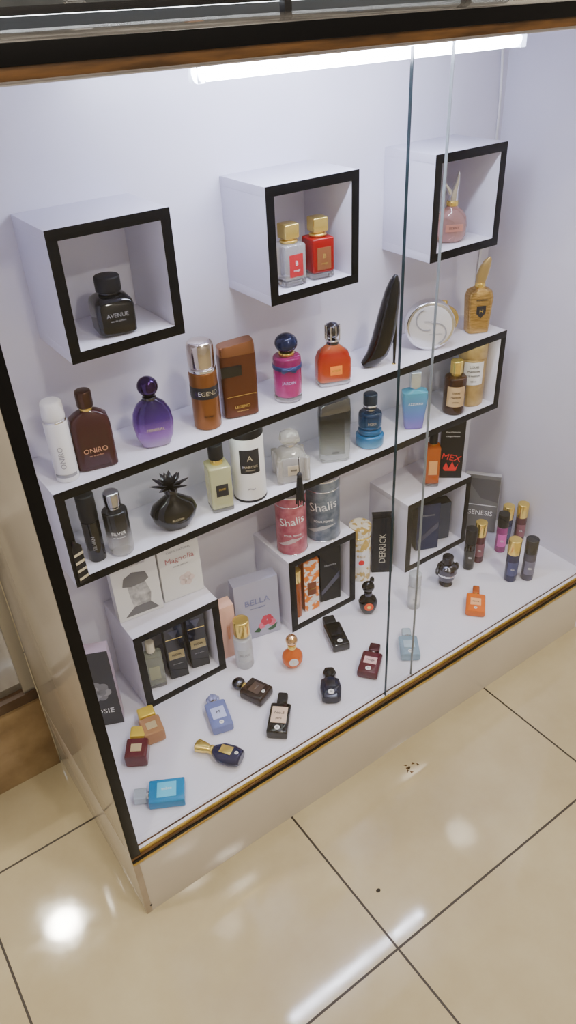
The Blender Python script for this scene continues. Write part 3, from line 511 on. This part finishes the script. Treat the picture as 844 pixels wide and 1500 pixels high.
# ------------------------------------------------------------------ showcase behind the counter
bk_=empty('glass_showcase'); AL=P('dark_alu',(.02,.02,.025),.35,.4)
def bpart(n,*a,mat): return quickbox(n,*a,mat,.001,parent=bk_)
LITE=P('showcase_white',(.75,.76,.78),.4); DKP=P('showcase_back_dark',(.16,.17,.18),.25)
bpart('base_box',-.9,3.2,1.60,2.1,0,1.0,mat=P('showcase_base',(.40,.38,.35),.4)); bpart('rear_panel',-.9,3.2,2.08,2.1,1.0,2.1,mat=DKP)
for k,z in enumerate((1.0,1.30,1.49,1.80,2.08)): bpart('shelf_%d'%(k+1),-.9,3.2,1.62,2.08,z,z+.012,mat=LITE); bpart('shelf_edge_%d'%(k+1),-.9,3.2,1.605,1.62,z-.006,z+.016,mat=AL)
bpart('shelf_led',-.88,3.18,1.64,1.66,1.482,1.4895,mat=P('showcase_highlight_glow',(1,1,1),.4,emis=(.9,.95,1),es=8))  # added glowing strip, stands in for the white highlight lines of the showcase
for k,x in enumerate((-.9,.02,.55,1.55,2.4,3.17)): bpart('frame_%d'%(k+1),x,x+.03,1.60,1.63,1.0,2.1,mat=AL)
s=B(); s.box(-.9,3.2,1.592,1.597,1.0,2.09,PANE,0); s.done('front_glass',parent=bk_)
for k,x in enumerate((-.7,-.45,.15,.30,.42,.75,.9,1.05,1.3,1.75,2.0,2.2)):
    c=((.7,.7,.72),(.15,.2,.3),(.5,.3,.2))[k%3]; s=squarebottle(.13,.03,.018,P('bg_bottle_%d'%(k%3),c,.2,0,.1),BLKM,.012,.012,.03); s.done('perfume_bottle',(x,1.78,1.313 if k%2 else 1.503))

# floor marks
s=B()
for k in range(16):
    a=random.uniform(0,6.28); r=random.uniform(0,.03); s.poly([(r*math.cos(a)+random.uniform(-.006,.006),r*math.sin(a)*.5+random.uniform(-.004,.004)) for _ in range(4)],0,.0004,P('chip_brown',(.12,.06,.02),.7),Matrix.Rotation(-math.pi/2,4,'X'))
s.done('floor_debris',(.650,-.060,.0006),10)
s=B(); s.loft([(0,.005,.004),(.001,.004,.003)],P('dirt_dark',(.02,.015,.012),.7),14); s.done('floor_speck',(.40,-.24,.0002))

# ------------------------------------------------------------------ lights
def area(n,loc,size,power,col,shape='DISK'):
    l=bpy.data.lights.new(n,'AREA'); l.shape=shape; l.size=size; l.energy=power; l.color=col
    o=bpy.data.objects.new(n,l); COL.objects.link(o); o.location=loc; return o
WARM=(1,.92,.79)
LM=P('downlight_lens',(1,1,1),.4,emis=(1,.93,.82),es=60)
for k,(x,y) in enumerate(((-.09,1.91),(-.9,-.9),(.7,-1.3),(2.2,-.9),(1.9,2.8),(-1.6,.6),(3.2,1.4),(.4,-2.4))):
    s=B(); s.cyl(0,.012,.095,LM,b=.003); s.cyl(.004,.014,.11,PAPW,b=.002); s.done('ceiling_downlight',(x,y,2.985))
    area('downlight_lamp',(x,y,2.975),.17,27,WARM)
w=bpy.data.worlds.new('world'); S.world=w; w.use_nodes=True; w.node_tree.nodes['Background'].inputs[0].default_value=(.8,.85,1,1); w.node_tree.nodes['Background'].inputs[1].default_value=.2

# ------------------------------------------------------------------ camera
vx=Vector((1963,-865,1101)).normalized(); vz=Vector((86,1598,1101)).normalized()
vy=(-vz).cross(vx).normalized(); vx=vy.cross(-vz).normalized()
R=Vector((vx.x,vy.x,-vz.x)); Dn=Vector((vx.y,vy.y,-vz.y)); F=Vector((vx.z,vy.z,-vz.z))
cam=bpy.data.cameras.new('camera'); co=bpy.data.objects.new('camera',cam); COL.objects.link(co)
cam.sensor_fit='VERTICAL'; cam.sensor_height=36; cam.lens=36*1101/1500; cam.clip_start=.01
M=Matrix(((R.x,-Dn.x,-F.x,-.169),(R.y,-Dn.y,-F.y,-.839),(R.z,-Dn.z,-F.z,1.5),(0,0,0,1)))
co.matrix_world=M; S.camera=co
